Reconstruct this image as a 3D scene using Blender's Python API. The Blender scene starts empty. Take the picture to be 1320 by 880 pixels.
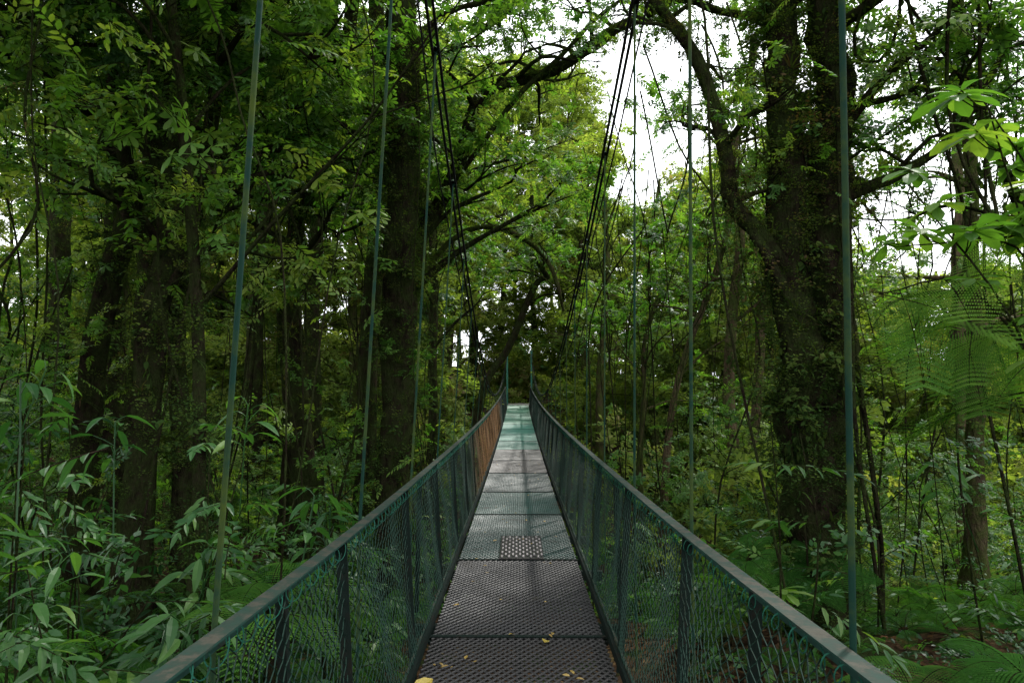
import bpy, math, numpy as np
from mathutils import Vector
rng=np.random.default_rng(11)
S=bpy.context.scene
EYE=1.55
# ------------------------------------------------------------ helpers
def mkmesh(name,V,Q,mats,attr=None,col=None,midx=None,smooth=False):
    V=np.asarray(V,dtype=np.float32).reshape(-1,3); Q=np.asarray(Q,dtype=np.int32).reshape(-1,4)
    me=bpy.data.meshes.new(name)
    me.vertices.add(len(V)); me.vertices.foreach_set('co',V.ravel())
    me.loops.add(Q.size); me.loops.foreach_set('vertex_index',Q.ravel())
    me.polygons.add(len(Q)); me.polygons.foreach_set('loop_start',np.arange(0,Q.size,4,dtype=np.int32))
    if midx is not None: me.polygons.foreach_set('material_index',np.asarray(midx,dtype=np.int32))
    me.polygons.foreach_set('use_smooth',np.full(len(Q),smooth))
    for m in mats: me.materials.append(m)
    if attr is not None:
        a=me.attributes.new('lc','FLOAT','POINT'); a.data.foreach_set('value',np.asarray(attr,dtype=np.float32))
    if col is not None:
        a=me.attributes.new('pc','FLOAT_COLOR','POINT'); c=np.ones((len(V),4),np.float32); c[:,:3]=col; a.data.foreach_set('color',c.ravel())
    me.update(calc_edges=True)
    return me
class MB:
    def __init__(s): s.V=[];s.Q=[];s.A=[];s.C=[];s.M=[];s.n=0;s.mats=None
    def add(s,V,Q,a=0.5,c=(1,1,1),m=0):
        V=np.asarray(V,float).reshape(-1,3);Q=np.asarray(Q,int).reshape(-1,4)
        s.V.append(V);s.Q.append(Q+s.n);s.n+=len(V)
        s.A.append(np.full(len(V),a) if np.isscalar(a) else a)
        s.C.append(np.tile(np.asarray(c,float),(len(V),1)) if np.ndim(c)==1 else c); s.M.append(np.full(len(Q),m) if np.isscalar(m) else m)
    def mesh(s,name,mats,smooth=False,color=False):
        return mkmesh(name,np.vstack(s.V),np.vstack(s.Q),mats,attr=np.concatenate(s.A),col=np.vstack(s.C) if color else None,midx=np.concatenate(s.M),smooth=smooth)
    def obj(s,name,mats,smooth=False,color=False,parent=None):
        return link(name,s.mesh(name,mats,smooth,color),parent)
def link(name,data,parent=None):
    o=bpy.data.objects.new(name,data); S.collection.objects.link(o)
    if parent: o.parent=parent
    return o
def resample(P,n):
    P=np.asarray(P,float)
    if len(P)==2:
        t=np.linspace(0,1,n)[:,None]; return P[0]*(1-t)+P[1]*t
    X=np.vstack([2*P[0]-P[1],P,2*P[-1]-P[-2]]); out=[]
    for u in np.linspace(0,len(P)-1-1e-6,n):
        i=int(u);t=u-i;a,b,c,d=X[i],X[i+1],X[i+2],X[i+3]
        out.append(.5*((2*b)+(-a+c)*t+(2*a-5*b+4*c-d)*t*t+(-a+3*b-3*c+d)*t**3))
    return np.array(out)
def tube(P,R,sides=6,rough=0.0):
    P=np.asarray(P,float);n=len(P);R=np.broadcast_to(np.asarray(R,float),(n,))
    T=np.gradient(P,axis=0);T/=np.linalg.norm(T,axis=1)[:,None]+1e-9
    m=np.abs(T.mean(0)); ref=np.eye(3)[int(np.argmin(m))]
    A=np.cross(T,ref);A/=np.linalg.norm(A,axis=1)[:,None]+1e-9
    B=np.cross(T,A)
    th=np.arange(sides)*2*np.pi/sides
    rr=np.ones((n,sides))
    if rough:
        ph=rng.uniform(0,6.28,4); z=np.arange(n)[:,None]*.35
        rr+=rough*(np.sin(2*th+ph[0]+z)*.6+np.sin(3*th+ph[1]-z*.7)*.5+np.sin(5*th+ph[2]+z*.4)*.35)+rough*.6*rng.normal(size=(n,sides))
    V=P[:,None,:]+(R[:,None]*rr)[:,:,None]*(np.cos(th)[None,:,None]*A[:,None,:]+np.sin(th)[None,:,None]*B[:,None,:])
    i=np.arange(n-1)[:,None]*sides;j=np.arange(sides)[None,:];k=(j+1)%sides
    Q=np.stack([i+j,i+k,i+sides+k,i+sides+j],-1).reshape(-1,4)
    return V.reshape(-1,3),Q
def box(c,s,rz=0):
    c=np.array(c,float);s=np.array(s,float)/2
    V=np.array([[x,y,z] for z in(-1,1) for y in(-1,1) for x in(-1,1)],float)*s
    Q=[[0,1,3,2][::-1],[4,5,7,6],[0,1,5,4],[2,3,7,6][::-1],[0,2,6,4][::-1],[1,3,7,5]]
    if rz:
        cs,sn=math.cos(rz),math.sin(rz);V=np.c_[V[:,0]*cs-V[:,1]*sn,V[:,0]*sn+V[:,1]*cs,V[:,2]]
    return V+c,Q
def beam(p,q,w,h):
    p=np.array(p,float);q=np.array(q,float);t=(q-p)/np.linalg.norm(q-p)
    up=np.array([0,0,1.]) if abs(t[2])<.9 else np.array([0,1.,0])
    a=np.cross(t,up);a/=np.linalg.norm(a);b=np.cross(a,t)
    V=[]
    for e in(p,q):
        for sa,sb in((-1,-1),(1,-1),(1,1),(-1,1)): V.append(e+a*sa*w/2+b*sb*h/2)
    return V,[[0,1,2,3],[4,7,6,5],[0,4,5,1],[1,5,6,2],[2,6,7,3],[3,7,4,0]]
def rotm(rx,ry,rz):
    cx,sx,cy,sy,cz,sz=math.cos(rx),math.sin(rx),math.cos(ry),math.sin(ry),math.cos(rz),math.sin(rz)
    X=np.array([[1,0,0],[0,cx,-sx],[0,sx,cx]]);Y=np.array([[cy,0,sy],[0,1,0],[-sy,0,cy]]);Z=np.array([[cz,-sz,0],[sz,cz,0],[0,0,1]])
    return Z@Y@X
# ------------------------------------------------------------ materials
def newmat(name):
    m=bpy.data.materials.new(name);m.use_nodes=True;nt=m.node_tree;nt.nodes.clear();return m,nt,nt.nodes,nt.links
def ramp(N,stops):
    r=N.new('ShaderNodeValToRGB');e=r.color_ramp.elements
    while len(e)<len(stops): e.new(.5)
    for k,(p,c) in enumerate(stops): e[k].position=p;e[k].color=(*c,1)
    return r
def math_(N,L,op,a,b=None):
    n=N.new('ShaderNodeMath');n.operation=op
    for i,v in enumerate((a,b)):
        if v is None: continue
        if isinstance(v,(int,float)): n.inputs[i].default_value=v
        else: L.new(v,n.inputs[i])
    return n.outputs[0]
def leafmat(name,stops,trans=.4,tcol=(1.7,1.75,.6),rough=.42,spec=.5,gloss=True):
    m,nt,N,L=newmat(name)
    at=N.new('ShaderNodeAttribute');at.attribute_name='lc'
    oi=N.new('ShaderNodeObjectInfo')
    nz=N.new('ShaderNodeTexNoise');nz.inputs['Scale'].default_value=.22;nz.inputs['Detail'].default_value=0;L.new(oi.outputs['Location'],nz.inputs['Vector'])
    f=math_(N,L,'MULTIPLY',at.outputs['Fac'],.45)
    f=math_(N,L,'ADD',f,math_(N,L,'MULTIPLY',oi.outputs['Random'],.38))
    f=math_(N,L,'ADD',f,math_(N,L,'MULTIPLY',math_(N,L,'SUBTRACT',nz.outputs['Fac'],.35),.8))
    r=ramp(N,stops);L.new(f,r.inputs[0])
    if gloss:
        p=N.new('ShaderNodeBsdfPrincipled');p.inputs['Roughness'].default_value=rough;p.inputs['Specular IOR Level'].default_value=spec
    else: p=N.new('ShaderNodeBsdfDiffuse')
    L.new(r.outputs[0],p.inputs[0])
    mx=N.new('ShaderNodeMix');mx.data_type='RGBA';mx.blend_type='MULTIPLY';mx.inputs[0].default_value=1;mx.clamp_result=False
    L.new(r.outputs[0],mx.inputs[6]);mx.inputs[7].default_value=(*tcol,1)
    t=N.new('ShaderNodeBsdfTranslucent');L.new(mx.outputs[2],t.inputs[0])
    ms=N.new('ShaderNodeMixShader');ms.inputs[0].default_value=trans;L.new(p.outputs[0],ms.inputs[1]);L.new(t.outputs[0],ms.inputs[2])
    o=N.new('ShaderNodeOutputMaterial');L.new(ms.outputs[0],o.inputs[0]);return m
M_can=leafmat('canopy_leaf',[(0,(.015,.048,.013)),(.35,(.034,.104,.019)),(.7,(.082,.178,.029)),(1,(.19,.26,.05))],trans=.46,rough=.5,spec=.35)
M_und=leafmat('understory_leaf',[(0,(.009,.037,.014)),(.4,(.021,.073,.02)),(.75,(.045,.12,.028)),(1,(.11,.18,.04))],trans=.38,rough=.45,spec=.32)
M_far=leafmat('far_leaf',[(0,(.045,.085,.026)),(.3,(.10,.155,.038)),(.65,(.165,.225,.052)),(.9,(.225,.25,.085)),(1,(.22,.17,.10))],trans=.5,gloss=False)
M_fern=leafmat('fern_leaf',[(0,(.02,.07,.014)),(.5,(.045,.13,.024)),(1,(.11,.2,.035))],trans=.45,gloss=False)
M_epi=leafmat('epiphyte_leaf',[(0,(.012,.026,.009)),(.5,(.035,.068,.018)),(.85,(.075,.105,.025)),(1,(.09,.06,.035))],trans=.3,gloss=False)
def barkmat(name,c1,c2,moss,mossamt):
    m,nt,N,L=newmat(name)
    g=N.new('ShaderNodeNewGeometry')
    n1=N.new('ShaderNodeTexNoise');n1.inputs['Scale'].default_value=11;n1.inputs['Detail'].default_value=4;n1.inputs['Roughness'].default_value=.7
    mp=N.new('ShaderNodeMapping');mp.inputs['Scale'].default_value=(1,1,.3);L.new(g.outputs['Position'],mp.inputs[0]);L.new(mp.outputs[0],n1.inputs['Vector'])
    r=ramp(N,[(.32,c1),(.72,c2)]);L.new(n1.outputs['Fac'],r.inputs[0])
    n2=N.new('ShaderNodeTexNoise');n2.inputs['Scale'].default_value=2.6;n2.inputs['Detail'].default_value=5;n2.inputs['Roughness'].default_value=.75;L.new(g.outputs['Position'],n2.inputs['Vector'])
    r2=ramp(N,[(.62-mossamt*.35,(0,0,0)),(.72-mossamt*.2,(1,1,1))]);L.new(n2.outputs['Fac'],r2.inputs[0])
    mx=N.new('ShaderNodeMix');mx.data_type='RGBA';L.new(r2.outputs[0],mx.inputs[0]);L.new(r.outputs[0],mx.inputs[6]);mx.inputs[7].default_value=(*moss,1)
    p=N.new('ShaderNodeBsdfDiffuse');L.new(mx.outputs[2],p.inputs[0])
    b=N.new('ShaderNodeBump');b.inputs['Strength'].default_value=1;b.inputs['Distance'].default_value=.14;L.new(n1.outputs['Fac'],b.inputs['Height']);L.new(b.outputs[0],p.inputs['Normal'])
    o=N.new('ShaderNodeOutputMaterial');L.new(p.outputs[0],o.inputs[0]);return m
M_bark=barkmat('dark_bark',(.005,.004,.003),(.032,.024,.017),(.022,.031,.010),.66)
M_bark2=barkmat('brown_bark',(.04,.03,.018),(.14,.10,.065),(.05,.065,.02),.5)
M_bark3=barkmat('mossy_bark',(.02,.016,.010),(.08,.058,.038),(.045,.06,.016),.7)
def paintmat(name,base,wear,scale=14,wamt=.5,rough=.45,usecol=False,topdirt=False,spec=.5):
    m,nt,N,L=newmat(name)
    g=N.new('ShaderNodeNewGeometry')
    n1=N.new('ShaderNodeTexNoise');n1.inputs['Scale'].default_value=scale;n1.inputs['Detail'].default_value=6;n1.inputs['Roughness'].default_value=.7;L.new(g.outputs['Position'],n1.inputs['Vector'])
    r=ramp(N,[(.7-wamt*.3,(0,0,0)),(.82-wamt*.2,(1,1,1))]);L.new(n1.outputs['Fac'],r.inputs[0])
    mx=N.new('ShaderNodeMix');mx.data_type='RGBA';L.new(r.outputs[0],mx.inputs[0]);mx.inputs[6].default_value=(*base,1);mx.inputs[7].default_value=(*wear,1)
    if usecol:
        a=N.new('ShaderNodeAttribute');a.attribute_name='pc';L.new(a.outputs['Color'],mx.inputs[6])
    out=mx.outputs[2]
    if topdirt:
        sx=N.new('ShaderNodeSeparateXYZ');L.new(g.outputs['Normal'],sx.inputs[0])
        n3=N.new('ShaderNodeTexNoise');n3.inputs['Scale'].default_value=16;n3.inputs['Detail'].default_value=8;n3.inputs['Roughness'].default_value=.75;L.new(g.outputs['Position'],n3.inputs['Vector'])
        r3=ramp(N,[(.40,(.008,.028,.020)),(.50,(.016,.026,.019)),(.58,(.045,.042,.032)),(.68,(.012,.014,.010))]);L.new(n3.outputs['Fac'],r3.inputs[0])
        f=math_(N,L,'GREATER_THAN',sx.outputs[2],.6)
        m2=N.new('ShaderNodeMix');m2.data_type='RGBA';L.new(f,m2.inputs[0]);L.new(out,m2.inputs[6]);L.new(r3.outputs[0],m2.inputs[7]);out=m2.outputs[2]
    p=N.new('ShaderNodeBsdfPrincipled');p.inputs['Roughness'].default_value=rough;p.inputs['Specular IOR Level'].default_value=spec;L.new(out,p.inputs['Base Color'])
    rr=N.new('ShaderNodeMapRange');L.new(n1.outputs['Fac'],rr.inputs[0]);rr.inputs[3].default_value=rough-.12;rr.inputs[4].default_value=min(1,rough+.3);L.new(rr.outputs[0],p.inputs['Roughness'])
    if not usecol:
        b=N.new('ShaderNodeBump');b.inputs['Strength'].default_value=.4;b.inputs['Distance'].default_value=.004;L.new(n1.outputs['Fac'],b.inputs['Height']);L.new(b.outputs[0],p.inputs['Normal'])
    o=N.new('ShaderNodeOutputMaterial');L.new(p.outputs[0],o.inputs[0]);return m
M_rail=paintmat('green_painted_steel',(.007,.032,.024),(.022,.018,.013),12,.5,.65,topdirt=True,spec=.2)
M_post=paintmat('dark_painted_post',(.003,.009,.007),(.012,.008,.006),10,.6,.7,spec=.15)
M_wire=paintmat('green_coated_wire',(.012,.04,.03),(.010,.014,.008),6,.6,.6,usecol=True,spec=.2)
M_rod=paintmat('hanger_rod_paint',(.005,.026,.018),(.04,.06,.010),3.5,.85,.75,spec=.12)
M_cable=paintmat('black_cable',(.006,.006,.006),(.010,.012,.008),6,.5,.8,spec=.1)
M_deck=paintmat('expanded_metal',(.05,.05,.05),(.026,.022,.018),3,.45,.42,usecol=True,spec=.45)
M_dead=leafmat('fallen_leaf',[(0,(.10,.05,.02)),(.5,(.3,.2,.04)),(1,(.5,.4,.06))],trans=.1)
def groundmat():
    m,nt,N,L=newmat('leaf_litter_soil')
    g=N.new('ShaderNodeNewGeometry')
    v=N.new('ShaderNodeTexVoronoi');v.inputs['Scale'].default_value=13;L.new(g.outputs['Position'],v.inputs['Vector'])
    n=N.new('ShaderNodeTexNoise');n.inputs['Scale'].default_value=2.2;n.inputs['Detail'].default_value=5;L.new(g.outputs['Position'],n.inputs['Vector'])
    sp=N.new('ShaderNodeSeparateColor');L.new(v.outputs['Color'],sp.inputs[0])
    r=ramp(N,[(0,(.015,.01,.007)),(.5,(.035,.022,.014)),(.85,(.055,.034,.02)),(1,(.09,.06,.03))]);L.new(sp.outputs[0],r.inputs[0])
    r2=ramp(N,[(.5,(0,0,0)),(.65,(1,1,1))]);L.new(n.outputs['Fac'],r2.inputs[0])
    mx=N.new('ShaderNodeMix');mx.data_type='RGBA';L.new(r2.outputs[0],mx.inputs[0]);L.new(r.outputs[0],mx.inputs[6]);mx.inputs[7].default_value=(.018,.03,.010,1)
    p=N.new('ShaderNodeBsdfDiffuse');L.new(mx.outputs[2],p.inputs[0])
    b=N.new('ShaderNodeBump');b.inputs['Strength'].default_value=1;b.inputs['Distance'].default_value=.04;L.new(v.outputs['Distance'],b.inputs['Height']);L.new(b.outputs[0],p.inputs['Normal'])
    o=N.new('ShaderNodeOutputMaterial');L.new(p.outputs[0],o.inputs[0]);return m
M_ground=groundmat()
def sst(x,a,b):
    t=np.clip((x-a)/(b-a),0,1);return t*t*(3-2*t)
def gz(x,y):
    x=np.asarray(x,float);y=np.asarray(y,float)
    z=-1.35-3.6*np.exp(-((y-21)/8.5)**2)*1.0
    z=z+np.clip(-x-5,0,40)*.14-np.clip(x-7,0,40)*.16+.45*np.exp(-((x-3.2)**2+(y-7.5)**2)/9)
    z=z+1.7*sst(y,30,38)*np.exp(-(x/6)**2)+5*sst(y,38,90)
    z=z+.12*np.sin(x*1.3+y*.7)+.1*np.sin(x*.6-y*1.7)+.06*np.sin(3.1*x)*np.sin(2.7*y)
    return z
u=np.linspace(-1,1,281);ax=np.sign(u)*(np.abs(u)**2.2)*420
GX,GY=np.meshgrid(ax,ax+15);n=len(ax)
V=np.stack([GX,GY,gz(GX,GY)],-1).reshape(-1,3);i=np.arange(n-1)
Q=(i[:,None]*n+i[None,:])[...,None]+np.array([0,1,n+1,n]);mk=mkmesh('ground',V,Q.reshape(-1,4),[M_ground],smooth=True);link('ground',mk)
# ------------------------------------------------------------ leaf prototypes
def leaf(L,W,prof=((0,.06),(.2,.75),(.48,1),(.78,.62),(1,.03)),droop=.25,fold=.25,three=True):
    V=[];n=len(prof)
    for t,w in prof:
        x=L*t;z=-droop*L*t*t;h=W/2*w
        if three: V+=[[x,-h,z+fold*h],[x,0,z],[x,h,z+fold*h]]
        else: V+=[[x,-h,z],[x,h,z]]
    c=3 if three else 2;Q=[]
    for k in range(n-1):
        for j in range(c-1): Q.append([k*c+j,k*c+j+1,(k+1)*c+j+1,(k+1)*c+j])
    return np.array(V),np.array(Q)
def put(mb,tm,pos,rx,ry,rz,s=1,a=.5,m=0):
    mb.add(tm[0]*s@rotm(rx,ry,rz).T+np.asarray(pos),tm[1],a=a,m=m)
U=lambda a,b:float(rng.uniform(a,b))
LOW=((0,.08),(.35,1),(.7,.8),(1,.04))
VLOW=((0,.1),(.5,1),(1,.06))
def p_sprig(L=.13,W=.045,ln=.55,step=.045,three=True,droop=.3,mat=M_und):
    mb=MB();mb.mats=[mat,M_bark];n=int(ln/step);yc=U(-.15,.15)
    P=np.array([[t*ln,yc*ln*t*t,-.12*ln*t*t] for t in np.linspace(0,1,6)])
    v,q=tube(P,np.linspace(.005,.002,6),3);mb.add(v,q,a=.1,m=1)
    lf=leaf(L,W,droop=droop,three=three) if three else leaf(L,W,LOW,droop,0,False)
    for k in range(n):
        t=(k+1)/n;pos=[t*ln,yc*ln*t*t,-.12*ln*t*t];sd=1 if k%2 else -1
        put(mb,lf,pos,U(-.5,.5),U(-.25,.45),sd*U(.7,1.15)*(1-.5*t),U(.75,1.15)*(1-.25*t*t),a=U(0,1))
    put(mb,lf,P[-1],0,.2,0,1,a=U(0,1))
    return mb
def p_bunch(L=.07,W=.035,nt=5,ln=.45,nl=13,mat=M_can,prof=LOW):
    mb=MB();mb.mats=[mat,M_bark];lf=leaf(L,W,prof,.2,0,False)
    for k in range(nt):
        yaw=U(-1.1,1.1);pit=U(-.5,.35);l=ln*U(.6,1.1);R=rotm(0,pit,yaw)
        P=np.array([[t*l,0,-.1*l*t*t] for t in np.linspace(0,1,3)])@R.T
        v,q=tube(P,.003,3);mb.add(v,q,a=.1,m=1)
        for j in range(nl):
            t=U(.25,1.0);pos=(np.array([t*l,0,-.1*l*t*t])@R.T)+rng.normal(0,.03,3)
            put(mb,lf,pos,U(-.8,.8),U(-.6,.7),yaw+U(-1.6,1.6),U(.7,1.3),a=U(0,1))
    return mb
def p_whorl(L=.11,W=.045,nw=5,nl=7,ln=.45,mat=M_can,three=False,prof=((0,.1),(.3,.55),(.65,1),(.88,.7),(1,.05))):
    mb=MB();mb.mats=[mat,M_bark];lf=leaf(L,W,prof,.25,.2,three)
    for k in range(nw):
        yaw=U(-1.2,1.2);pit=U(-.7,.2);l=ln*U(.5,1.1);R=rotm(0,pit,yaw)
        e=np.array([l,0,0])@R.T;v,q=tube(np.array([[0,0,0],e*.5+[0,0,-.02],e]),.004,3);mb.add(v,q,a=.1,m=1)
        y0=U(0,6)
        for j in range(nl): put(mb,lf,e,U(-.3,.3),U(-.35,.4),y0+j*6.283/nl+U(-.2,.2),U(.75,1.2),a=U(0,1)*.6+.2)
    return mb
def p_fern(nf=7,ln=.85,mat=M_fern):
    mb=MB();mb.mats=[mat,M_bark]
    for k in range(nf):
        yaw=k*6.283/nf+U(-.3,.3);l=ln*U(.7,1.1);up=U(.5,1.1);R=rotm(0,0,yaw)
        T=np.linspace(0,1,12);C=np.c_[l*T*np.cos(up*.6),0*T,l*(T*np.sin(up)-.75*T*T)]
        v,q=tube(C@R.T,np.linspace(.006,.002,12),3);mb.add(v,q,a=.2,m=1)
        for j in range(26):
            t=.12+.88*j/26;c=np.array([np.interp(t,T,C[:,i]) for i in range(3)])
            pl=.3*l*math.sin(min(1,t*1.6+.1)*1.5)*(1-t**2.2)+.015
            for sd in(-1,1):
                npn=9;aa=U(.2,.8)
                for h in range(npn):
                    s=(h+.5)/npn;w=.012*l/.8*(1-.75*s)+.003
                    x=s*pl;o=c+np.array([x*.35,sd*x*.93,-.25*x*x/pl])
                    dx=pl/npn*.42
                    for e in(-1,1):
                        V=[o+[-dx*.35,-sd*dx*.9,0],o+[dx*.35,sd*dx*.6,0],o+[dx*.3+e*w*1.6,sd*dx*.9,-.002],o+[-dx*.3+e*w*1.6,-sd*dx*.1,-.002]]
                        mb.add(np.array(V)@R.T,[[0,1,2,3]],a=aa)
    return mb
def p_frond(ln=.9,mat=M_fern):
    mb=MB();mb.mats=[mat,M_bark];T=np.linspace(0,1,10);C=np.c_[ln*T,0*T,-.22*ln*T*T]
    v,q=tube(C,np.linspace(.005,.002,10),3);mb.add(v,q,a=.2,m=1)
    lf=leaf(.032,.011,((0,.3),(.5,1),(1,.2)),.1,0,False)
    for j in range(16):
        t=.15+.85*j/16;c=np.array([np.interp(t,T,C[:,i]) for i in range(3)]);pl=.3*(1-.6*t*t)
        for sd in(-1,1):
            yaw=sd*1.0;aa=U(.2,.8)
            for h in range(14):
                x=pl*(h+1)/14;o=c+np.array([x*math.cos(yaw),x*math.sin(yaw),-.3*x*x])
                for e in(-1,1): put(mb,lf,o,0,.15,yaw+e*1.2,1-.3*h/14,a=aa)
    return mb
def p_big(nl=8,L=.25,W=.075,mat=M_und,st=.35):
    mb=MB();mb.mats=[mat,M_bark];lf=leaf(L,W,((0,.1),(.12,.6),(.35,1),(.65,.85),(.86,.45),(1,.02)),.35,.3,True)
    for k in range(nl):
        yaw=k*2.4+U(-.3,.3);h=st*(k+1)/nl*1.3;o=np.array([0,0,h]);l=U(.08,.2)
        e=o+np.array([math.cos(yaw)*l,math.sin(yaw)*l,l*.7]);v,q=tube(np.array([o,(o+e)/2+[0,0,.01],e]),.004,3);mb.add(v,q,a=.3,m=0)
        put(mb,lf,e,U(-.4,.4),U(-.15,.5),yaw+U(-.3,.3),U(.7,1.15),a=U(0,1))
    v,q=tube(np.array([[0,0,-.6],[.01,0,0],[0,0,st*1.3]]),.007,4);mb.add(v,q,a=.2,m=0)
    return mb
def p_brom(nl=20,L=.4,mat=M_epi):
    mb=MB();mb.mats=[mat];lf=leaf(L,.028,((0,.8),(.3,1),(.6,.8),(.85,.45),(1,.02)),.75,.2,False)
    for k in range(nl): put(mb,lf,[0,0,0],U(-.2,.2),-U(.1,1.2),k*2.4,U(.6,1.2),a=U(0,1))
    return mb
def p_vine(ln=1.3,mat=M_epi):
    mb=MB();mb.mats=[mat];P=resample(np.array([[0,0,0],[U(-.1,.1),U(-.1,.1),-ln*.4],[U(-.1,.1),U(-.1,.1),-ln]]),10);v,q=tube(P,.004,3);mb.add(v,q,a=.1)
    lf=leaf(.11,.06,LOW,.3,0,False)
    for k in range(34):
        t=U(0,1)*9;i=int(t);put(mb,lf,P[min(i,9)]+rng.normal(0,.03,3)*[1,1,3],U(-.5,.5),U(.2,1.2),U(0,6.28),U(.5,1.1),a=U(0,1))
    return mb
def clump(src,n,spread,s0,s1,flat=.55,pit=(-.5,.5)):
    mb=MB();mb.mats=src[0].mats
    for k in range(n):
        b=src[int(U(0,len(src)))];R=rotm(float(rng.normal(0,.4)),U(*pit),U(0,6.283));s=U(s0,s1);o=rng.normal(0,1,3)*[spread,spread,spread*flat];off=U(-.25,.35)
        mb.add(np.vstack(b.V)*s@R.T+o,np.vstack(b.Q),a=np.clip(np.concatenate(b.A)*.65+.15+off,0,1),c=np.vstack(b.C),m=np.concatenate(b.M))
    return mb
COL=bpy.data.collections.new('leaf_prototypes')
cb,cw_,cs=p_bunch(nt=6,nl=14),p_whorl(),p_sprig(.1,.04,.5,.03,False,mat=M_can)
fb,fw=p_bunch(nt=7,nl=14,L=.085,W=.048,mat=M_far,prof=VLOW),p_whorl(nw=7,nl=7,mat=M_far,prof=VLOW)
P_=[p_sprig(),p_fern(),p_big(),p_bunch(mat=M_und),cb,cw_,cs,fb,fw,p_brom(),p_vine(),p_bunch(nt=6,nl=10,mat=M_epi),p_frond(),p_whorl(.2,.085,2,6,.25,mat=M_can,three=True),p_sprig(.17,.05,.6,.06),p_fern(5,.65),
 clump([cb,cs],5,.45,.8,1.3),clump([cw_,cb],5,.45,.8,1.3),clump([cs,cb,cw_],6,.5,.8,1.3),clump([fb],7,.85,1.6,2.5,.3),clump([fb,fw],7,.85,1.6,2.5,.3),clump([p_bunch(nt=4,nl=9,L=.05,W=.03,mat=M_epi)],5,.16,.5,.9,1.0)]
for k,b in enumerate(P_):
    COL.objects.link(bpy.data.objects.new('leaf_proto_%02d'%k,b.mesh('leaf_proto_%02d'%k,b.mats)))
def gn():
    g=bpy.data.node_groups.new('scatter_leaves','GeometryNodeTree')
    g.interface.new_socket('Geometry',in_out='INPUT',socket_type='NodeSocketGeometry');g.interface.new_socket('Geometry',in_out='OUTPUT',socket_type='NodeSocketGeometry')
    N=g.nodes;L=g.links;i=N.new('NodeGroupInput');o=N.new('NodeGroupOutput');ip=N.new('GeometryNodeInstanceOnPoints');ci=N.new('GeometryNodeCollectionInfo')
    ci.inputs['Collection'].default_value=COL;ci.inputs['Separate Children'].default_value=True;ci.inputs['Reset Children'].default_value=True
    def na(nm,t):
        a=N.new('GeometryNodeInputNamedAttribute');a.data_type=t;a.inputs['Name'].default_value=nm
        return [s for s in a.outputs if s.enabled and s.name=='Attribute'][0]
    e=N.new('FunctionNodeEulerToRotation');L.new(na('rot','FLOAT_VECTOR'),e.inputs[0])
    L.new(i.outputs[0],ip.inputs['Points']);L.new(ci.outputs[0],ip.inputs['Instance']);ip.inputs['Pick Instance'].default_value=True
    L.new(na('idx','INT'),ip.inputs['Instance Index']);L.new(e.outputs[0],ip.inputs['Rotation']);L.new(na('scl','FLOAT'),ip.inputs['Scale']);L.new(ip.outputs[0],o.inputs[0]);return g
GN=gn()
class SC:
    def __init__(s): s.p=[];s.r=[];s.s=[];s.i=[]
    def add(s,P,R,sc,ix):
        P=np.atleast_2d(P);n=len(P);s.p.append(P);s.r.append(np.broadcast_to(R,(n,3)).astype(float));s.s.append(np.broadcast_to(sc,(n,)).astype(float));s.i.append(np.broadcast_to(ix,(n,)).astype(int))
    def rnd(s,P,ix,s0,s1,pit=(-.5,.5),roll=.4,yaw=None):
        P=np.atleast_2d(P);n=len(P)
        if n==0:return
        y=rng.uniform(0,6.283,n) if yaw is None else yaw+rng.normal(0,.7,n)
        R=np.c_[rng.normal(0,roll,n),rng.uniform(pit[0],pit[1],n),y];s.add(P,R,rng.uniform(s0,s1,n),rng.choice(ix,n))
    def obj(s,name,parent=None,keep=True):
        if not s.p: return None
        P=np.vstack(s.p);R=np.vstack(s.r);sc=np.concatenate(s.s);ix=np.concatenate(s.i)
        if keep:
            big=(ix>=16)&(ix<=20);rad=np.where(big,.95,.35)*sc;rad=np.where((ix==19)|(ix==20),1.6*sc,rad)
            yy=P[:,1];m=(np.abs(P[:,0])<.95+rad)&(P[:,2]>-1.5-rad*.4)&(P[:,2]<4.6+.4*rad)&(yy>-6)&(yy<41)
            m|=(np.linalg.norm(P-np.array([0,0,EYE]),axis=1)<2.0+rad)
            P,R,sc,ix=P[~m],R[~m],sc[~m],ix[~m]
        me=bpy.data.meshes.new(name);me.vertices.add(len(P));me.vertices.foreach_set('co',P.astype(np.float32).ravel())
        a=me.attributes.new('rot','FLOAT_VECTOR','POINT');a.data.foreach_set('vector',R.astype(np.float32).ravel())
        a=me.attributes.new('scl','FLOAT','POINT');a.data.foreach_set('value',sc.astype(np.float32))
        a=me.attributes.new('idx','INT','POINT');a.data.foreach_set('value',ix.astype(np.int32))
        me.update();o=link(name,me,parent);md=o.modifiers.new('scatter','NODES');md.node_group=GN
        return o
# ------------------------------------------------------------ bridge
def deckz(y):
    y=np.asarray(y,float);return np.where(y<8,.0+.0007*(8-y)**2*1.0, .0+.00085*(y-8)**2)-.02
def railz(y): return deckz(y)+.972+.05*np.exp(-np.clip(np.asarray(y,float),0,50)**2/3.5)
Y0,Y1=-3.0,36.0
DW,RW=.56,.66
br=bpy.data.objects.new('suspension_footbridge',None);S.collection.objects.link(br)
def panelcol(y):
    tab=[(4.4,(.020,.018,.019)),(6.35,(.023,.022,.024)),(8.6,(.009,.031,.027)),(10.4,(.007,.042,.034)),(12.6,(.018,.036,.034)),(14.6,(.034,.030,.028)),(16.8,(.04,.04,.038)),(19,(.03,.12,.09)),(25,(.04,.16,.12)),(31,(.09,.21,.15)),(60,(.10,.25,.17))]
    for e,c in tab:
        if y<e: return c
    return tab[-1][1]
mb=MB();pit=.034;cw=.05
rows=np.arange(Y0,Y1,pit/1.0)
xs=np.arange(-DW+.02,DW-.019,cw/2);kk=np.arange(len(xs))
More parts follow.
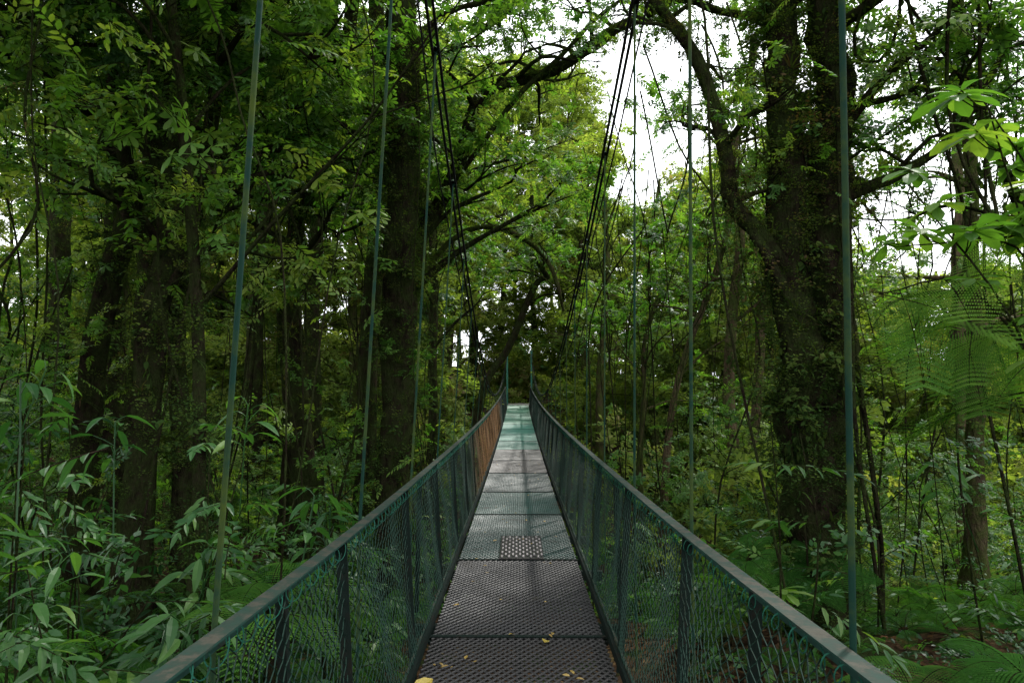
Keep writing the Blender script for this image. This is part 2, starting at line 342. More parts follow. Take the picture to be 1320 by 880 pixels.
for j,y in enumerate(rows):
    sgn=np.where((kk+j)%2==0,1,-1);yy=y+sgn*(pit/2-.004);z=deckz(yy)
    w=.0055
    A=np.c_[xs,yy-w,z+.000];B=np.c_[xs,yy+w,z+.006];C=np.c_[xs,yy-w*.6,z-.006]
    n=len(xs);V=np.vstack([A,B,C]);i=np.arange(n-1)
    Q=np.vstack([np.c_[i,i+1,n+i+1,n+i],np.c_[2*n+i,2*n+i+1,i+1,i]])
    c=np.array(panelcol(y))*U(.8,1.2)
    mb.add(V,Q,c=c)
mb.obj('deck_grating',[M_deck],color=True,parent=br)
mb=MB()
for k in range(12):
    for j in range(6):
        x0=-.165+.4*(k+.5)/12;y0_=6.42+j*.16+(.08 if k%2 else 0)
        if y0_>7.25: continue
        v,q=box((x0+U(-.002,.002),y0_,float(deckz(y0_))+.024),(.016,.078,.005));mb.add(v,q,c=(.24,.215,.22))
for yv in(6.34,7.29):
    v,q=box((.03,yv,float(deckz(yv))+.02),(.42,.012,.006));mb.add(v,q,c=(.03,.025,.025))
v,q=box((.03,6.8,float(deckz(6.8))+.014),(.41,.93,.004));mb.add(v,q,c=(.002,.002,.002))
mb.obj('patch_grating',[M_deck],color=True,parent=br)
mb=MB()
seams=[-1.6,.4,2.4,4.4,6.35,8.6,10.4,12.6,14.6,16.8,19,21,23,25,27,29,31,33,35]
def linebar(x0,dz,w,h,mbb,a=Y0,b=Y1,c=(1,1,1),zf=None):
    yv=np.arange(a,b+.01,.5)
    P=np.c_[np.full(len(yv),x0),yv,(deckz(yv) if zf is None else zf(yv))+dz];n=len(yv)
    off=np.array([[-w/2,0,-h/2],[w/2,0,-h/2],[w/2,0,h/2],[-w/2,0,h/2]])
    V=(P[:,None,:]+off).reshape(-1,3);i=np.arange(n-1)[:,None]*4;j=np.arange(4);k=(j+1)%4
    Q=np.stack([i+j,i+k,i+4+k,i+4+j],-1).reshape(-1,4);mbb.add(V,Q,c=c);mbb.add(V[[0,1,2,3]],[[0,1,2,3]],c=c)
for sx in(-1,1):
    linebar(sx*(DW+.012),.012,.022,.06,mb)
    linebar(sx*.5,-.055,.04,.08,mb); 
linebar(.0,-.045,.03,.06,mb)
for s in seams:
    for d in(-.03,.03):
        v,q=box((0,s+d,float(deckz(s))-.02),(DW*2,.03,.022));mb.add(v,q)
    v,q=box((0,s,float(deckz(s))+.009),(DW*2-.02,.035,.006));mb.add(v,q)
posty=np.arange(-2.28,Y1,1.42)+.0
for y in posty:
    v,q=box((0,y,float(deckz(y))-.1),(1.5,.05,.08));mb.add(v,q)
mb.obj('deck_frame',[M_post],parent=br)
mb=MB()
for sx in(-1,1):
    linebar(sx*RW,.003,.046,.006,mb,zf=railz);linebar(sx*(RW+.021),-.022,.006,.044,mb,zf=railz)
    linebar(sx*(DW+.03),.05,.012,.012,mb)
mb.obj('handrails',[M_rail],parent=br)
mb=MB()
for y in posty[::1]:
    for sx in(-1,1):
        yy=y+.6+(.12 if sx>0 else .0)
        z=float(deckz(yy));zr=float(railz(yy))
        v,q=beam((sx*(DW+.035),yy,z-.1),(sx*(RW-.002),yy,zr-.002),.042,.006);mb.add(v,q)
        v,q=beam((sx*(DW+.035+.018),yy+.018,z-.1),(sx*(RW+.014),yy+.018,zr-.004),.006,.036);mb.add(v,q)
for y in posty[1::2]:
    for sx in(-1,1):
        z=float(deckz(y));v,q=beam((sx*(.76),y+.4,z-.1),(sx*(RW+.03),y+.05,float(railz(y))-.03),.03,.03);mb.add(v,q)
mb.obj('railing_posts',[M_post],parent=br)
mb=MB();p=.031;st=.031;H=.9;K=int(H/st)
def fence_pt(s,h,sx,off):
    t=h/.95
    bul=.016*np.sin(s*4.1+sx)*np.sin(t*3.1)+.010*np.sin(s*9.3+h*5)
    x=sx*(DW+.025+(RW-DW-.03)*t+bul)+off
    y=s+.025*np.sin(h*6+s*2.0)*np.sin(t*3.14)
    top=railz(s)-.035-deckz(s)-.05
    return np.stack([x,y,deckz(s)+.05+h/H*top],-1)
nw=int((Y1-Y0)/p);kA=np.arange(K+1)
for sx in(-1,1):
    for i in range(nw):
        s0=Y0+i*p
        s=s0+(p/2+.0015)*np.where((kA+i)%2==0,1,-1);h=kA*st
        C=fence_pt(s,h,sx,.0025*np.where((kA)%2==0,1,-1))
        r=.0021 if s0<16 else .0024
        th=np.array([0,2.09,4.19]);off=np.stack([np.cos(th)*r,np.sin(th)*r,0*th],-1)
        V=(C[:,None,:]+off).reshape(-1,3);a=np.arange(K)[:,None]*3;j=np.arange(3);k=(j+1)%3
        Q=np.stack([a+j,a+k,a+3+k,a+3+j],-1).reshape(-1,4)
        c=np.array((.005,.024,.016))
        if sx<0:
            f=float(sst(s0,8.5,12.5)*(1-sst(s0,20,26)));c=c*(1-f)+np.array((.16,.075,.018))*f
        mb.add(V,Q,c=c)
mb.obj('chain_link_mesh',[M_wire],color=True,parent=br)
mb=MB()
for sx in(-1,1):
    t=np.arange(Y0,16,.006);ph=t*2*np.pi/.085
    C=np.c_[sx*(RW-.012)+.014*np.cos(ph),t+.012*np.sin(ph*.5),railz(t)-.03+.026*np.sin(ph)]
    v,q=tube(C,.0019,3);mb.add(v,q,c=(.012,.09,.06))
mb.obj('lacing_wire',[M_wire],color=True,parent=br)
def cabz(y,sx=1):
    y=np.asarray(y,float);a=np.where(y<19,.0118,.0066);return EYE-.2+a*(y-19)**2
def cabx(y,sx):
    h=cabz(y)-.95
    return (-RW+.035*h if sx<0 else RW+.025*h)
mb=MB();yv=np.linspace(-4,36.5,90)
for sx in(-1,1):
    for kx,o in enumerate((-.02,.02)):
        z=cabz(yv)+o*.6
        P=np.c_[cabx(yv,sx)+o,yv,z];
        v,q=tube(P,.011,6);mb.add(v,q)
for sx in(-1,1):
    yv2=np.linspace(3,34,60);P=np.c_[cabx(yv2,sx)+sx*.05+.03*np.sin(yv2*.8),yv2,cabz(yv2)-.12-.10*np.sin(yv2*.9)**2];v,q=tube(P,.006,4);mb.add(v,q)
mb.obj('main_cables',[M_cable],smooth=True,parent=br)
mb=MB()
hy=[(-1,1.6),(-1,3.05),(-1,4.5),(1,1.47),(1,2.8),(1,4.15)]
for k in range(1,22):
    hy+=[(-1,4.5+1.45*k),(1,4.15+1.42*k)]
hy+=[(-1,.1),(-1,-1.5),(1,.05),(1,-1.5)]
for sx,y in hy:
    if y>35:continue
    xt=float(cabx(y,sx));zt=float(cabz(y));zb=float(deckz(y))-.1
    xb=sx*(RW+.038)
    P=np.array([[xb,y,zb],[xb,y,zb+1.05],[(xb+xt)/2,y,(zb+1+zt)/2],[xt,y,zt]])
    v,q=tube(P,.0075 if y<5 else .0062,8);mb.add(v,q)
    v,q=tube(np.array([[xt,y-.03,zt],[xt,y,zt+.02],[xt,y+.03,zt]]),.02,6);mb.add(v,q)
mb.obj('hanger_rods',[M_rod],smooth=True,parent=br)
mb=MB()
for yt,zt in((36.5,float(cabz(36.5))),(-4,float(cabz(-4)))):
    for sx in(-1,1):
        x=float(cabx(yt,sx));g0=float(gz(x,yt))-.5
        v,q=beam((x,yt,g0),(x,yt,zt+.15),.09,.09);mb.add(v,q,c=(1,1,1))
        v,q=box((x,yt,g0+.55),(.5,.5,.5));mb.add(v,q,m=1)
        v,q=box((x,yt,zt+.17),(.16,.2,.02));mb.add(v,q)
    if yt<0:
        for zz in(zt-.1,zt-1.1): v,q=beam((-.7,yt,zz),(.7,yt,zz),.06,.06);mb.add(v,q)
M_tow=paintmat('tower_paint',(.03,.18,.12),(.05,.06,.03),5,.4,.5);M_conc=paintmat('concrete',(.25,.24,.22),(.1,.12,.06),4,.6,.8)
mb.obj('cable_towers',[M_tow,M_conc],parent=br)
mb=MB();v,q=box((0,39.2,float(deckz(36))-.1),(1.5,6.2,.16));mb.add(v,q);v,q=box((0,-4.4,float(deckz(-3))-.12),(1.6,2.6,.16));mb.add(v,q);mb.obj('landings',[M_conc],parent=br)
mb=MB();lf=leaf(.09,.05,droop=.1,fold=.3)
for (x,y,s,a) in [(-.45,3.7,1.7,1),(-.38,3.62,1.2,.9),(.16,4.25,1.0,.95),(-.06,4.4,.5,.8),(.3,3.8,.5,.4),(-.3,4.0,.5,.3),(-.42,5.0,.5,.2)]+[(U(-.5,.5),U(3,16),U(.2,.5),U(0,.6)) for _ in range(80)]:
    put(mb,lf,[x,y,float(deckz(y))+.016+.01*s],U(-.3,.3),U(-.2,.2),U(0,6.28),s,a=a)
mb.obj('fallen_leaves',[M_dead])
# ------------------------------------------------------------ trees
def wob(P,n,amp):
    P=resample(P,n);k=max(3,n//3);D=rng.normal(0,amp,(k,3));D[0]=0;D[-1]*=.5;return P+resample(D,n)
def trunk(mb,P,r0,r1,n=26,sides=12,amp=.05,flare=True,rough=.12,pw=1.0):
    C=wob(P,n,amp);t=np.linspace(0,1,n);R=r0+(r1-r0)*t**pw
    if flare: R=R*(1+.9*np.exp(-t*n/1.6))
    v,q=tube(C,R,sides,rough);mb.add(v,q);return C,R
def limbs(mb,sc,C,R,n,f0,ln,ix,s0,s1,dens=5,up=.5,spread=.45,yaws=None,flat=.6,sub=3):
    for k in range(n):
        f=f0+(1-f0)*(k+rng.random())/n;i=min(len(C)-2,int(f*(len(C)-1)));b=C[i];yaw=yaws[k%len(yaws)] +U(-.4,.4) if yaws is not None else k*2.4+U(-.5,.5)
        l=ln*U(.6,1.15)*(1.15-.45*f);el=U(up-.4,up+.4)
        d=np.array([math.cos(yaw)*math.cos(el),math.sin(yaw)*math.cos(el),math.sin(el)])
        pts=[b,b+d*l*.35+[0,0,.05*l],b+d*l*.7+rng.normal(0,.08*l,3),b+d*l+rng.normal(0,.1*l,3)]
        D=resample(pts,10);rr=min(R[i]*.45,.07*l/3+.015);v,q=tube(D,np.linspace(rr,.008,10),6,.1);mb.add(v,q)
        tips=[D[-1]]
        for s in range(sub):
            j=int(U(3,9));yb=yaw+U(-1.3,1.3);ll=l*U(.25,.5);dd=np.array([math.cos(yb),math.sin(yb),U(-.1,.6)])
            E=resample([D[j],D[j]+dd*ll*.5+rng.normal(0,.08,3),D[j]+dd*ll],6);v,q=tube(E,np.linspace(rr*.4,.005,6),4);mb.add(v,q);tips+=[E[-1],E[3]]
            for e2 in range(2):
                y3=yb+U(-1.2,1.2);d3=np.array([math.cos(y3),math.sin(y3),U(-.3,.6)])*ll*.5;v,q=tube(np.array([E[3],E[3]+d3*.5+rng.normal(0,.04,3),E[3]+d3]),[.007,.005,.003],3);mb.add(v,q)
        for tp in tips:
            m=rng.poisson(dens/4.5);P=tp+rng.normal(0,1,(m,3))*[spread,spread,spread*flat]*.5;sc.rnd(P,ix,s0,s1,roll=.3,pit=(-.35,.35))
CL=[16,17,18]
def epis(sc,C,R,n,ix=(9,10,11,21,21,21),s0=.5,s1=1.1,f1=1.0):
    for k in range(n):
        i=int(U(2,(len(C)-1)*f1));a=U(0,6.28);p=C[i]+(C[min(i+1,len(C)-1)]-C[i])*U(0,1)+np.array([math.cos(a),math.sin(a),0])*R[i]*.9
        ixx=rng.choice(ix);R_=(0 if ixx!=9 else U(-.5,.5),U(-.1,.4) if ixx==11 else 0,a);sc.add(p,R_,U(s0,s1)*(1 if ixx!=9 else .75),ixx)
def mktree(name,P,r0,r1,bark,nl=8,f0=.5,ln=3,ix=CL,s=(.75,1.15),dens=6,ep=30,up=.5,extra=None,spread=.5,amp=.06,yaws=None,n=26,sides=12,sub=3):
    mb=MB();sc=SC();C,R=trunk(mb,P,r0,r1,amp=amp,n=n,sides=sides)
    if nl: limbs(mb,sc,C,R,nl,f0,ln,list(ix),s[0],s[1],dens,up,spread,yaws,sub=sub)
    epis(sc,C,R,ep)
    if extra: extra(mb,sc)
    o=mb.obj(name,[bark],smooth=True);sc.obj('crown',o);return o
G=lambda x,y:float(gz(x,y))
mktree('unseen_shade_tree',[(-1.98,11,G(-2,11)-.2),(-1.95,11,2),(-1.9,11,5),(-1.95,11.1,8),(-1.8,11.3,12),(-2,11.5,15)],.27,.21,M_bark,nl=14,f0=.52,ln=4,ep=520,amp=.03,n=60,dens=3.8,sides=16,yaws=[.3,2.5,1.2,4.4,-.4])
RY=[.6,-.3,1.2,-1.2,.1]
def twin(mb,sc):
    C,R=trunk(mb,[(3.25,7.5,.3),(3.42,7.55,1.5),(3.45,7.5,3.4),(3.52,7.5,5.2),(3.7,7.6,8),(4.2,7.8,11)],.24,.13,n=60,sides=18,amp=.045,flare=False,rough=.2);epis(sc,C,R,420,s0=.35,s1=.75)
    limbs(mb,sc,C,R,8,.38,3.0,CL,.65,1.0,4,.4,.5,RY)
    C,R=trunk(mb,[(3.0,7.45,2.75),(2.6,7.3,3.2),(2.3,7.2,3.45),(2.25,7.2,4.1),(2.0,7.2,4.9),(1.72,7.3,5.6),(1.2,7.6,6.5),(.6,8,7.0)],.10,.05,n=26,sides=8,amp=.05,flare=False);epis(sc,C,R,170,s0=.25,s1=.5)
    limbs(mb,sc,C,R,9,.3,1.4,CL,.4,.65,2.6,.5,.35)
    C,R=trunk(mb,[(3.45,7.5,3.6),(4.1,7.3,3.8),(4.7,7.2,4.3),(5.3,7.1,5.3)],.07,.03,n=18,sides=8,amp=.03,flare=False);epis(sc,C,R,30,s0=.3,s1=.6)
    limbs(mb,sc,C,R,6,.3,1.4,CL,.5,.85,3.4,.6,.45)
    C,R=trunk(mb,[(3.1,7.4,2.0),(2.85,7.3,2.6),(2.5,7.25,3.2),(2.3,7.2,3.5)],.05,.06,n=12,sides=8,amp=.02,flare=False)
    for _ in range(10):
        a=U(0,6.28);r=U(.3,.42);P=wob([(3.25+math.cos(a)*r,7.5+math.sin(a)*r,U(3,6)),(3.25+math.cos(a)*r*1.05,7.5+math.sin(a)*r*1.05,1.6),(3.28+math.cos(a+.4)*(r+.15),7.5+math.sin(a+.4)*(r+.15),-.9)],18,.05);v,q=tube(P,U(.01,.028),5,.1);mb.add(v,q)
mktree('unseen_shade_tree',[(3.28,7.5,G(3.2,7.5)-.25),(3.22,7.5,.0),(3.15,7.5,1.0),(3.02,7.5,2.2),(3.0,7.5,3.6),(3.0,7.5,5.2),(2.9,7.5,7),(2.7,7.4,10)],.30,.12,M_bark,nl=8,f0=.55,ln=2.6,ep=480,extra=twin,amp=.035,n=60,sides=18,dens=3.8,yaws=RY)
def arch(mb,sc):
    C,R=trunk(mb,[(-1.9,12.6,4.2),(-1.1,12.2,5.9),(-.55,12,7.0),(.7,12,7.4),(2.0,12,8.2),(3.2,12,8.5),(4.6,12,8.3)],.14,.06,n=34,sides=9,amp=.09,flare=False);epis(sc,C,R,210,s0=.3,s1=.7)
    limbs(mb,sc,C,R,26,.0,2.2,CL,.5,.85,2.4,.35,.45)
    C,R=trunk(mb,[(-1.5,12.4,5.0),(-1.0,12,5.4),(.2,11.8,7.0),(1.2,11.6,7.8),(2.2,11.5,8.6)],.05,.03,n=20,sides=7,amp=.06,flare=False);epis(sc,C,R,30,s0=.3,s1=.6)
mktree('unseen_shade_tree',[(-2.6,13.5,G(-2.6,13.5)-.2),(-2.5,13.4,1),(-2.2,13,3),(-1.9,12.6,4.6),(-2.2,12.8,8),(-2.8,13,12)],.24,.12,M_bark,nl=10,f0=.45,ln=3.4,extra=arch,ep=90,dens=4.5)
L_tr=[([(-5.0,9,-1.5),(-4.95,9,1.5),(-4.9,9,3),(-4.6,9,6),(-4.3,9.2,12)],.2,.13),
([(-6.3,10,-1.4),(-6.2,10,2),(-6.0,10,4),(-6.1,10,6),(-6.5,10,13)],.2,.12),
([(-4.6,9.6,-1.5),(-4.75,9.6,3),(-4.4,9.6,5.5),(-4,9.8,11)],.13,.08),
([(-4.1,13.5,-1.8),(-4.4,13.5,2.5),(-4.5,13.5,5),(-3.5,13.3,8),(-3.3,13,13)],.2,.12),
([(-4.7,14,-1.8),(-4.8,14,4),(-4.1,14,8),(-3.4,14,14)],.15,.1),
([(-3.7,17,-3),(-3.7,17,4),(-3.6,17,9),(-3.8,17,16)],.27,.17),
([(-8.5,9,-1),(-7,8.5,5),(-5.6,8,6.2),(-4.0,7.6,7.5)],.13,.07),
([(-3.3,7.3,-1.4),(-3.5,7.3,1),(-3.9,7.5,6),(-4.5,8,10)],.08,.05),
([(-9,15,0),(-9,15,6),(-9.3,15,14)],.28,.15),([(-7.4,13,-1),(-7.1,13,6),(-7.6,13,13)],.22,.12),([(-11,12,0),(-11,12,8),(-11.5,12,13)],.3,.15),
([(-6,20,-2.5),(-6,20,8),(-5.6,20,16)],.26,.15),([(-9.5,24,-1),(-9.2,24,9),(-10,24,17)],.3,.17),([(-3.1,23,-4.5),(-2.8,23,4),(-3.4,23,13)],.2,.1),
([(-13,19,0),(-13,19,8),(-13.5,19,16)],.3,.15)]
for P,a,b in L_tr: mktree('unseen_shade_tree',P,a,b,M_bark,nl=11,f0=.42,ln=3.6,ep=120,dens=5.2,s=(.8,1.25),sides=10)
R_tr=[([(4.5,14,-1.9),(4.35,14,1),(4.45,14,4),(4.6,14,6.5),(5,14,9)],.13,.07,M_bark2),
([(5.3,15.5,-2),(5.5,15.5,2.5),(5.9,15.5,5),(6.2,15.5,8)],.12,.07,M_bark2),
([(3.2,16,-3.5),(3.6,16,1),(4.8,16,4.6),(5.4,16,6)],.1,.05,M_bark2),
([(2.9,25,-5),(2.9,25,1.5),(3.3,25,5),(3.2,25,9)],.16,.08,M_bark3),
([(3.7,20,-4.5),(3.6,20,2),(4.4,20,5)],.1,.05,M_bark3),
([(7.8,12,-2),(8,12,3),(8.1,12,9)],.16,.09,M_bark3),([(8.2,19,-3),(8,19,4),(8.4,19,9)],.22,.1,M_bark2),
([(11,17,-3),(11,17,4),(11.4,17,9)],.2,.1,M_bark2),
([(6.6,8,-1.3),(6.3,8,2),(5.6,8,4.6),(5.2,8,6.5)],.08,.04,M_bark)]
for P,a,b,bk in R_tr: mktree('unseen_shade_tree',P,a,b,bk,nl=8,f0=.4,ln=2.4,ep=65,dens=2.9,s=(.7,1.05),sides=8,up=.3)
mktree('crooked_tree',[(-1.6,19,-4.5),(-1.0,19,1.0),(-.4,19,2.6),(.5,19,4.2),(.9,19,5),(.4,19,7)],.12,.06,M_bark,nl=6,f0=.5,ln=2,dens=4,ep=60,amp=.12)
mktree('crooked_tree',[(-2.8,15,-3.5),(-2.6,15,2),(-1.3,15,5.1),(.3,15,4.7),(.9,15,3.9),(1.0,15.2,3.2)],.09,.03,M_bark3,nl=6,f0=.4,ln=1.2,dens=2,ep=60,amp=.08,s=(.5,.8))
for (x,y,h) in [(-5,3,11),(-4,-3,12),(-8,6,13),(-10,0,13),(6,-5,12),(-3,-9,12),(-7.2,8.4,13)]:  # trees standing out of view, added so their canopy darkens the scene
    mktree('unseen_shade_tree',[(x,y,G(x,y)-.2),(x+.1,y,h*.4),(x+U(-.5,.5),y,h)],.17,.1,M_bark,nl=9,f0=.58,ln=4,ep=15,dens=6.5,s=(1.1,1.6),sides=8)
mb=MB();sc=SC()
for k in range(190):
    x=U(-9,-1.6) if rng.random()<.5 else U(1.8,9);y=U(6,22);z=U(4.5,9);x2=x+U(-1.8,1.8);y2=y+U(-1,1)
    P=wob([(x,y,z),((x+x2)/2+U(-.7,.7),(y+y2)/2,z*.5),(x2,y2,G(x2,y2))] if k%3 else [(x,y,z),((x+x2)/2,y,z-2.5),(x2+U(-1,1),y2,z+U(-1,1))],20,.15)
    if np.min(P[:,0]*np.sign(x))<1.15: continue   # keep lianas off the footbridge
    v,q=tube(P,U(.005,.02),5);mb.add(v,q)
    if k%2: epis(sc,P,np.full(20,.02),9,s0=.25,s1=.6)
o=mb.obj('hanging_lianas',[M_bark],smooth=True);sc.obj('liana_leaves',o)
# ------------------------------------------------------------ background forest
mb=MB();sc=SC()
def bgmax(x,y):
    a=x/y
    if a<.07: return 1.5+.60*y
    if a<.12: return 1.5+.44*y
    if a<.27: return 1.5+.33*y
    if a<.45: return 1.5+.40*y
    return 1.5+.19*y
cnt=0;spots=[(1.5,50),(-1.5,47),(3.2,46),(4.2,55),(0,58),(-3.5,52)]
while cnt<88:
    sp=cnt<len(spots)
    if sp: x,y=spots[cnt]
    else: y=27+33*rng.random()**1.2;x=U(-.8,.85)*y
    if abs(x)<3 and y<44: continue
    h=min(bgmax(x,y),U(16,30) if x<2 else U(12,22)) if not sp else 1.5+.56*y-abs(x)*.5;g=G(x,y);cnt+=1
    h=max(h,5)
    P=[(x,y,g-.3),(x+U(-.6,.6),y,g+(h-g)*.5),(x+U(-1.5,1.5),y,h*.95)]
    C,R=trunk(mb,P,U(.12,.24),.06,n=14,sides=7,amp=.15)
    for k in range(int(14+h*1.5)):
        f=U(.18 if sp else .08,1);w=(2.4+.09*h)*math.sin(math.pi*min(1,f*.75+.25))**.6
        a=U(0,6.28);rr=w*math.sqrt(rng.random());c=C[int(f*13)]+np.array([math.cos(a)*rr,math.sin(a)*rr,U(-.5,.5)])
        if rng.random()<.4:
            v,q=tube(resample([C[max(0,int(f*13)-1)],(C[int(f*13)]+c)/2+[0,0,-.2],c],6),np.linspace(.06,.015,6),4);mb.add(v,q)
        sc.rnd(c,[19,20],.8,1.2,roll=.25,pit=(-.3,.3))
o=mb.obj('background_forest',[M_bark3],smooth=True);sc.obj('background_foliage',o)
# ------------------------------------------------------------ understory
sc=SC()
def field(n,x0,x1,y0,y1,hfun,ix,s0,s1,pw=1.3,pit=(-.6,.3)):
    x=rng.uniform(x0,x1,n);y=rng.uniform(y0,y1,n);m=np.abs(x)<np.maximum(y,3)*.9+3;x,y=x[m],y[m]
    h=hfun(x,y)*rng.random(len(x))**pw;P=np.c_[x,y,gz(x,y)+h+.05];sc.rnd(P,ix,s0,s1,pit=pit)
def hclump(base,amp):
    ph=rng.uniform(0,6,6)
    return lambda x,y: np.maximum(.2,base*(1+amp*(np.sin(x*1.1+ph[0])*np.sin(y*.9+ph[1])+.6*np.sin(x*2.3+ph[2]+y*.5))))
field(800,-12,-1.2,2.0,13,hclump(1.7,.6),[0,14,0,3,14],.75,1.2)
field(360,-10,-1.2,2.0,12,hclump(.6,.5),[1,15,2],.6,1.1)
field(900,1.3,13,2.2,14,hclump(1.3,.6),[0,14,3,3,6],.65,1.1)
field(380,1.3,12,2.2,14,hclump(.6,.5),[1,15,15],.6,.95)
field(380,-24,-1.5,12,32,hclump(3.6,.6),CL,.8,1.3,pw=1)
field(400,1.5,26,12,32,hclump(3.4,.6),CL+[19],.6,1.1,pw=1)
field(450,-20,22,10,30,hclump(1.5,.5),[1,15,2,0,14],1,1.6)
field(160,-3.5,3.5,14,35,hclump(2.6,.3),CL,.6,.9)
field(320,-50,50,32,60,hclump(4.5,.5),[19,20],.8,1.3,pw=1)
field(80,-3.5,3.5,42.5,47,hclump(4.5,.3),CL+[19],.9,1.2,pw=1)
sc.obj('understory_foliage')
sc=SC();mb=MB()
for k in range(64):
    left=rng.random()<.5
    y=U(9,26) if left else U(10,26);x=(-1 if left else 1)*(U(.14,.8)*y+1.6)
    g=G(x,y);h=U(2.5,5.5) if left else U(2.5,6)
    C,R=trunk(mb,[(x,y,g-.1),(x+U(-.5,.5),y+U(-.3,.3),g+h*.5),(x+U(-1.2,1.2),y+U(-.5,.5),g+h)],U(.015,.045),.01,n=12,sides=5,amp=.12,flare=False)
    limbs(mb,sc,C,R,7,.35,1.3,CL,.5,.8,2.6,.4,.35,sub=2)
o=mb.obj('understory_saplings',[M_bark],smooth=True);sc.obj('sapling_leaves',o)
def plant(name,stems,ix,s,bark=M_bark,r=.012,every=1,pit=(-.2,.4),nper=1,k0=5):
    mb=MB();sc=SC()
    for P in stems:
        C=wob(P,14,.02);v,q=tube(C,np.linspace(r,r*.35,14),5);mb.add(v,q)
        for k in range(k0,14,every):
            for _ in range(nper):
                y=U(0,6.28);sc.add(C[k],(U(-.3,.3),U(*pit),y),U(*s),int(rng.choice(ix)))
    o=mb.obj(name,[bark],smooth=True);sc.obj('leaves',o);return o
plant('obovate_leaf_shrub',[[(3.1,3.8,-1.3),(2.9,3.7,.6),(2.6,3.6,1.8),(2.05,3.5,2.6)],[(3.1,3.8,-1.3),(3.0,3.8,1.0),(2.8,3.7,2.1),(2.45,3.5,3.0)],[(3.2,4,-1.3),(3.2,3.9,1.2),(2.9,3.9,2.3),(2.2,3.8,2.35)],[(3.2,4,-1.3),(3.3,4,1.5),(3.1,4,2.6),(2.7,3.9,3.2)]],[13],(.7,1.05),every=1,k0=8)
plant('obovate_leaf_shrub',[[(2.0,5.4,-1.2),(2.0,5.3,.2),(1.9,5.2,1.3)],[(2.1,5.5,-1.2),(2.3,5.4,.2),(2.2,5.4,1.2)]],[13,14],(.8,1.1),every=3)
plant('feathery_shrub',[[(3.6,4.3,-1.3),(3.2,4.1,1.3),(2.6,3.9,2.1),(2.05,3.9,2.1)],[(3.6,4.3,-1.3),(3.3,4.1,1.0),(2.9,3.9,1.8),(2.5,3.9,1.9)],[(3.4,4,-1.3),(3.2,3.9,1.0),(3.0,3.8,1.5),(2.7,3.8,1.5)],[(3.8,4.6,-1.3),(3.6,4.5,1.2),(3.2,4.4,2.0),(2.8,4.3,1.9)],[(3.8,4.6,-1.3),(3.6,4.5,1.6),(3.3,4.3,2.5),(2.9,4.1,2.6)]],[12],(.55,.85),every=1,pit=(.0,.7),k0=6)
for (x,y,h) in [(-2.7,4.2,1.9),(-3.3,4.6,2.6),(-2.1,4.4,1.4),(-2.5,5.4,2.4),(-1.9,5.2,1.5),(-3.6,5.6,2.6),(-4.3,5.4,2.9),(-1.75,6.4,1.9)]:
    g=G(x,y);st=[[(x,y,g),(x+U(-.1,.1),y,g+h*.5),(x+U(-.4,.4),y+U(-.3,.3),g+h*U(.8,1.1))] for _ in range(3)]
    plant('broadleaf_shrub',st,[0,14,14,2],(.75,1.1),every=2,nper=1)
for (x,y,z,s) in [(-1.75,5,-.1,1.15),(-2.4,4.4,-.6,1.2),(-3.1,4.1,-.7,1.25),(-2.0,5.6,-.1,1.1),(-3.8,5,-.5,1.2),(2.4,4.6,-.9,.9),(2.9,5.2,-.7,1.0),(-2.6,3.4,-.8,1.05),(-1.9,3.6,-.8,1.0),(3.6,5.0,-.5,1.1)]:
    mb=MB();g=G(x,y);v,q=tube(wob([(x,y,g-.1),(x,y,(g+z)/2),(x,y,z+.02)],6,.01),.03,6,.1);mb.add(v,q);o=mb.obj('fern',[M_bark],smooth=True)
    s_=SC();s_.add((x,y,z),(0,0,U(0,6)),s,1);s_.obj('fronds',o)
mb=MB();lf=leaf(.11,.05,LOW,.3,0,False)
for k in range(3500):
    x=U(-8,8);y=U(2,12)
    put(mb,lf,[x,y,G(x,y)+.015+U(0,.02)],U(-.5,.5),U(-.3,.3),U(0,6.28),U(.6,1.3),a=U(-.3,.5))
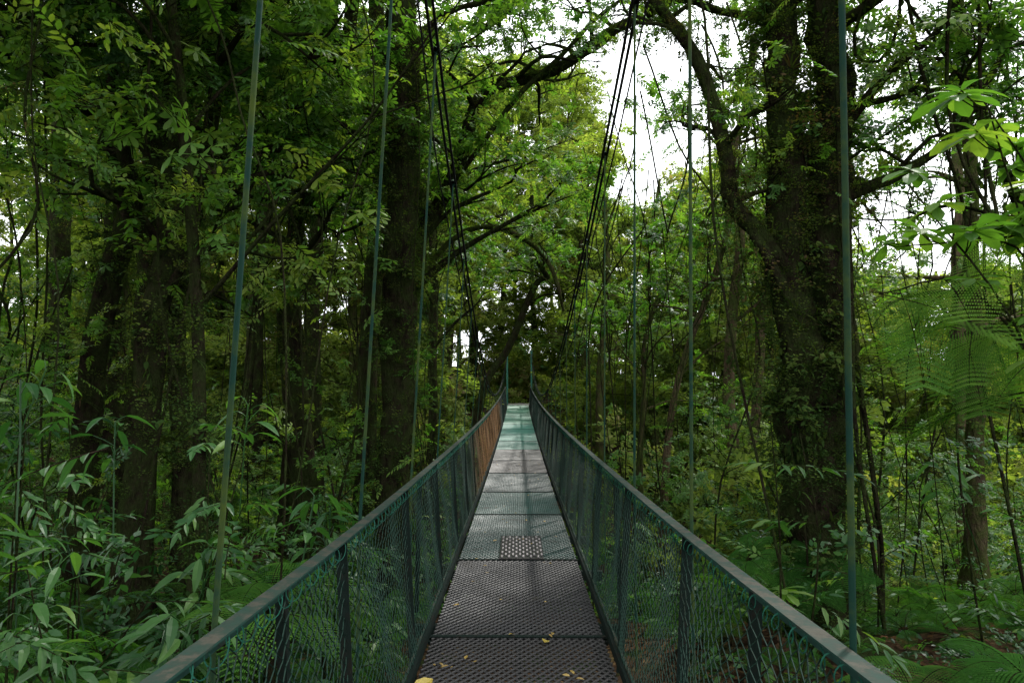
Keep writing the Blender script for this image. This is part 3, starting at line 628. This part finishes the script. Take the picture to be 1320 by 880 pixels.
M_lit=leafmat('litter_leaf',[(0,(.03,.018,.01)),(.5,(.08,.045,.022)),(1,(.15,.1,.04))],trans=.05,gloss=False);mb.obj('leaf_litter',[M_lit])
# ------------------------------------------------------------ world, sun, camera
el,az=math.radians(50),math.radians(42)
w=bpy.data.worlds.new('World');S.world=w;w.use_nodes=True;N=w.node_tree.nodes;L=w.node_tree.links;N.clear()
sk=N.new('ShaderNodeTexSky');sk.sky_type='NISHITA';sk.sun_disc=False;sk.sun_elevation=el;sk.sun_rotation=az;sk.dust_density=3
b1=N.new('ShaderNodeBackground');b1.inputs[1].default_value=.15;L.new(sk.outputs[0],b1.inputs[0])
b2=N.new('ShaderNodeBackground');b2.inputs[0].default_value=(.96,.99,1,1);b2.inputs[1].default_value=3.1
tc=N.new('ShaderNodeTexCoord');nz=N.new('ShaderNodeTexNoise');nz.inputs['Scale'].default_value=2.2;nz.inputs['Detail'].default_value=3;L.new(tc.outputs['Generated'],nz.inputs['Vector'])
r=ramp(N,[(.3,(.75,.75,.75)),(.55,(1,1,1))]);L.new(nz.outputs['Fac'],r.inputs[0])
mx=N.new('ShaderNodeMixShader');L.new(r.outputs[0],mx.inputs[0]);L.new(b1.outputs[0],mx.inputs[1]);L.new(b2.outputs[0],mx.inputs[2])
wo=N.new('ShaderNodeOutputWorld');L.new(mx.outputs[0],wo.inputs[0])
sl=bpy.data.lights.new('sun','SUN');sl.energy=5;sl.angle=math.radians(4);sl.color=(1,.97,.9)
so=bpy.data.objects.new('sun',sl);S.collection.objects.link(so)
sd=Vector((math.sin(az)*math.cos(el),math.cos(az)*math.cos(el),math.sin(el)));so.rotation_euler=(-sd).to_track_quat('-Z','Y').to_euler()
cd=bpy.data.cameras.new('camera');cd.sensor_width=36;cd.lens=24;cd.clip_start=.05;cd.clip_end=2000
co=bpy.data.objects.new('camera',cd);S.collection.objects.link(co);co.location=(0,0,EYE)
co.rotation_euler=(math.radians(93.9),0,math.radians(.5));S.camera=co
S.view_settings.view_transform='Standard';S.view_settings.look='None';S.view_settings.exposure=0
